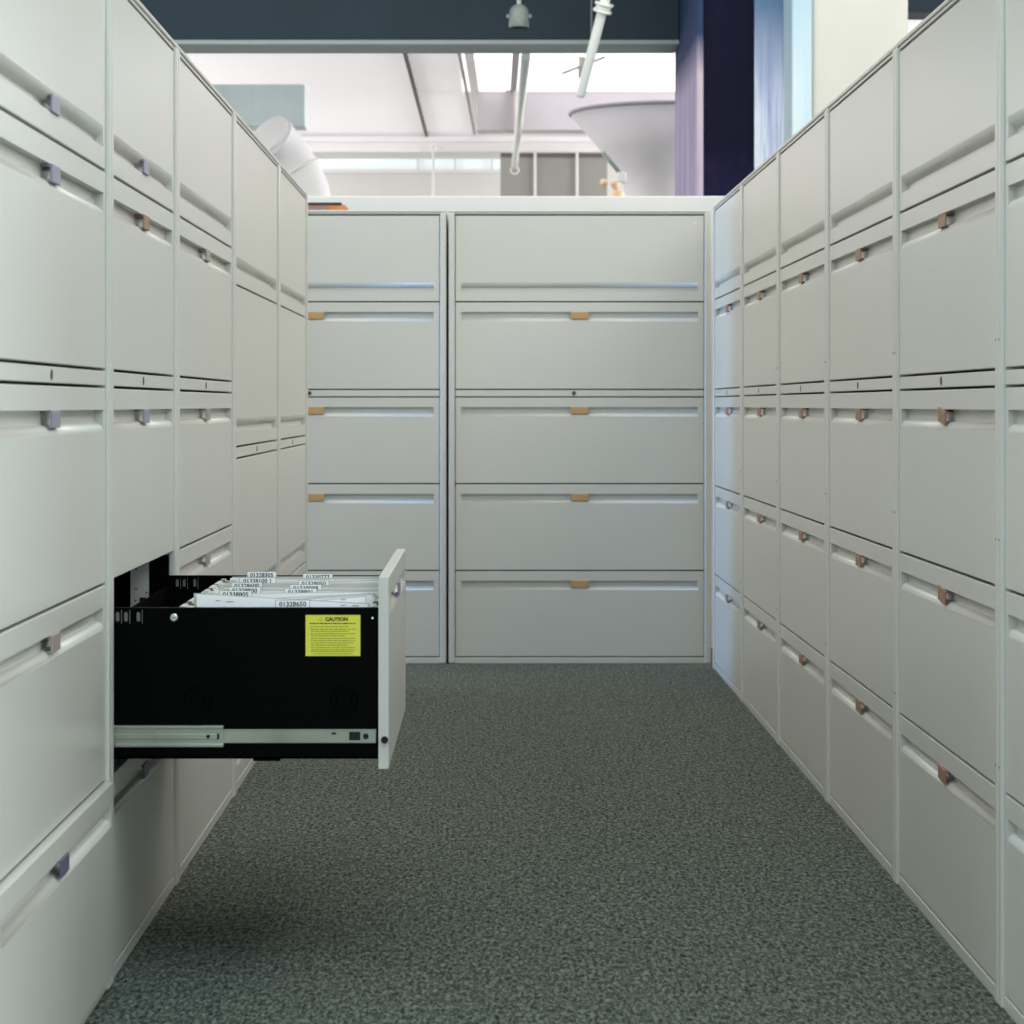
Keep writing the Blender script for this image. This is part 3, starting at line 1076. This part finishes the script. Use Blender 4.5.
area('window_daylight_side', (-4.9, 0.7, 1.4), (0, -PI / 2, 0), 1.8, 2.2, 110, (0.74, 0.92, 1.0))  # added fill for the nearest right cabinet
area('hall_daylight', (-4.9, 16.5, 1.9), (0, -PI / 2, 0), 2.2, 5.5, 220, (1.0, 0.98, 0.98))  # unseen fill added to brighten the room behind
area('hall_daylight_right', (5.9, 16.8, 1.9), (0, PI / 2, 0), 2.2, 5.5, 430, (1.0, 0.98, 0.98))  # second added fill for the room behind, from the right

# unseen panes added behind those area lights
wn = 3
for x0, x1, y0, y1, z0, z1 in ((-2.6, 3.4, -3.5, -3.46, 0.7, 3.3), (-5.0, -4.96, 7.5, 8.55, 0.1, 1.6), (-5.0, -4.96, 13.7, 19.3, 0.8, 3.0),
                               (5.96, 6.0, 14.0, 19.6, 0.8, 3.0), (5.96, 6.0, -0.2, 2.0, 0.5, 2.3), (-5.0, -4.96, -0.4, 1.8, 0.5, 2.3),
                               (-4.8, 5.1, -0.5, 2.9, 4.16, 4.2), (-4.8, 5.1, 3.2, 6.55, 4.16, 4.2), (-4.8, 5.1, 6.6, 10.8, 4.16, 4.2)):
    bm = bmesh.new()
    box(bm, x0, x1, y0, y1, z0, z1, 0.004)
    struct('window_%d' % wn, bm, 'glazing')
    wn += 1

w = bpy.data.worlds.new('World')
bpy.context.scene.world = w
w.use_nodes = True
w.node_tree.nodes['Background'].inputs[0].default_value = (0.75, 0.82, 0.9, 1)
w.node_tree.nodes['Background'].inputs[1].default_value = 0.3

# ------------------------------------------------------------------ camera
cam = bpy.data.cameras.new('camera')
cam.sensor_width = 36.0
cam.lens = F / 1024 * 36.0
cam.shift_x = (512 - CX) / 1024
cam.shift_y = -(512 - CY) / 1024
cam.clip_end = 100
cam.dof.use_dof = True
cam.dof.focus_distance = 4.8
cam.dof.aperture_fstop = 11.0
co = bpy.data.objects.new('camera', cam)
co.location = (0, 0, EYE)
co.rotation_euler = (PI / 2, 0, 0)
C.objects.link(co)
sc = bpy.context.scene
sc.camera = co
sc.view_settings.view_transform = 'Standard'
sc.view_settings.look = 'None'
sc.view_settings.gamma = 1.0
sc.view_settings.use_curve_mapping = False
sc.view_settings.exposure = -0.07
try:
    sc.cycles.use_denoising = True
    sc.cycles.max_bounces = 10
except Exception:
    pass
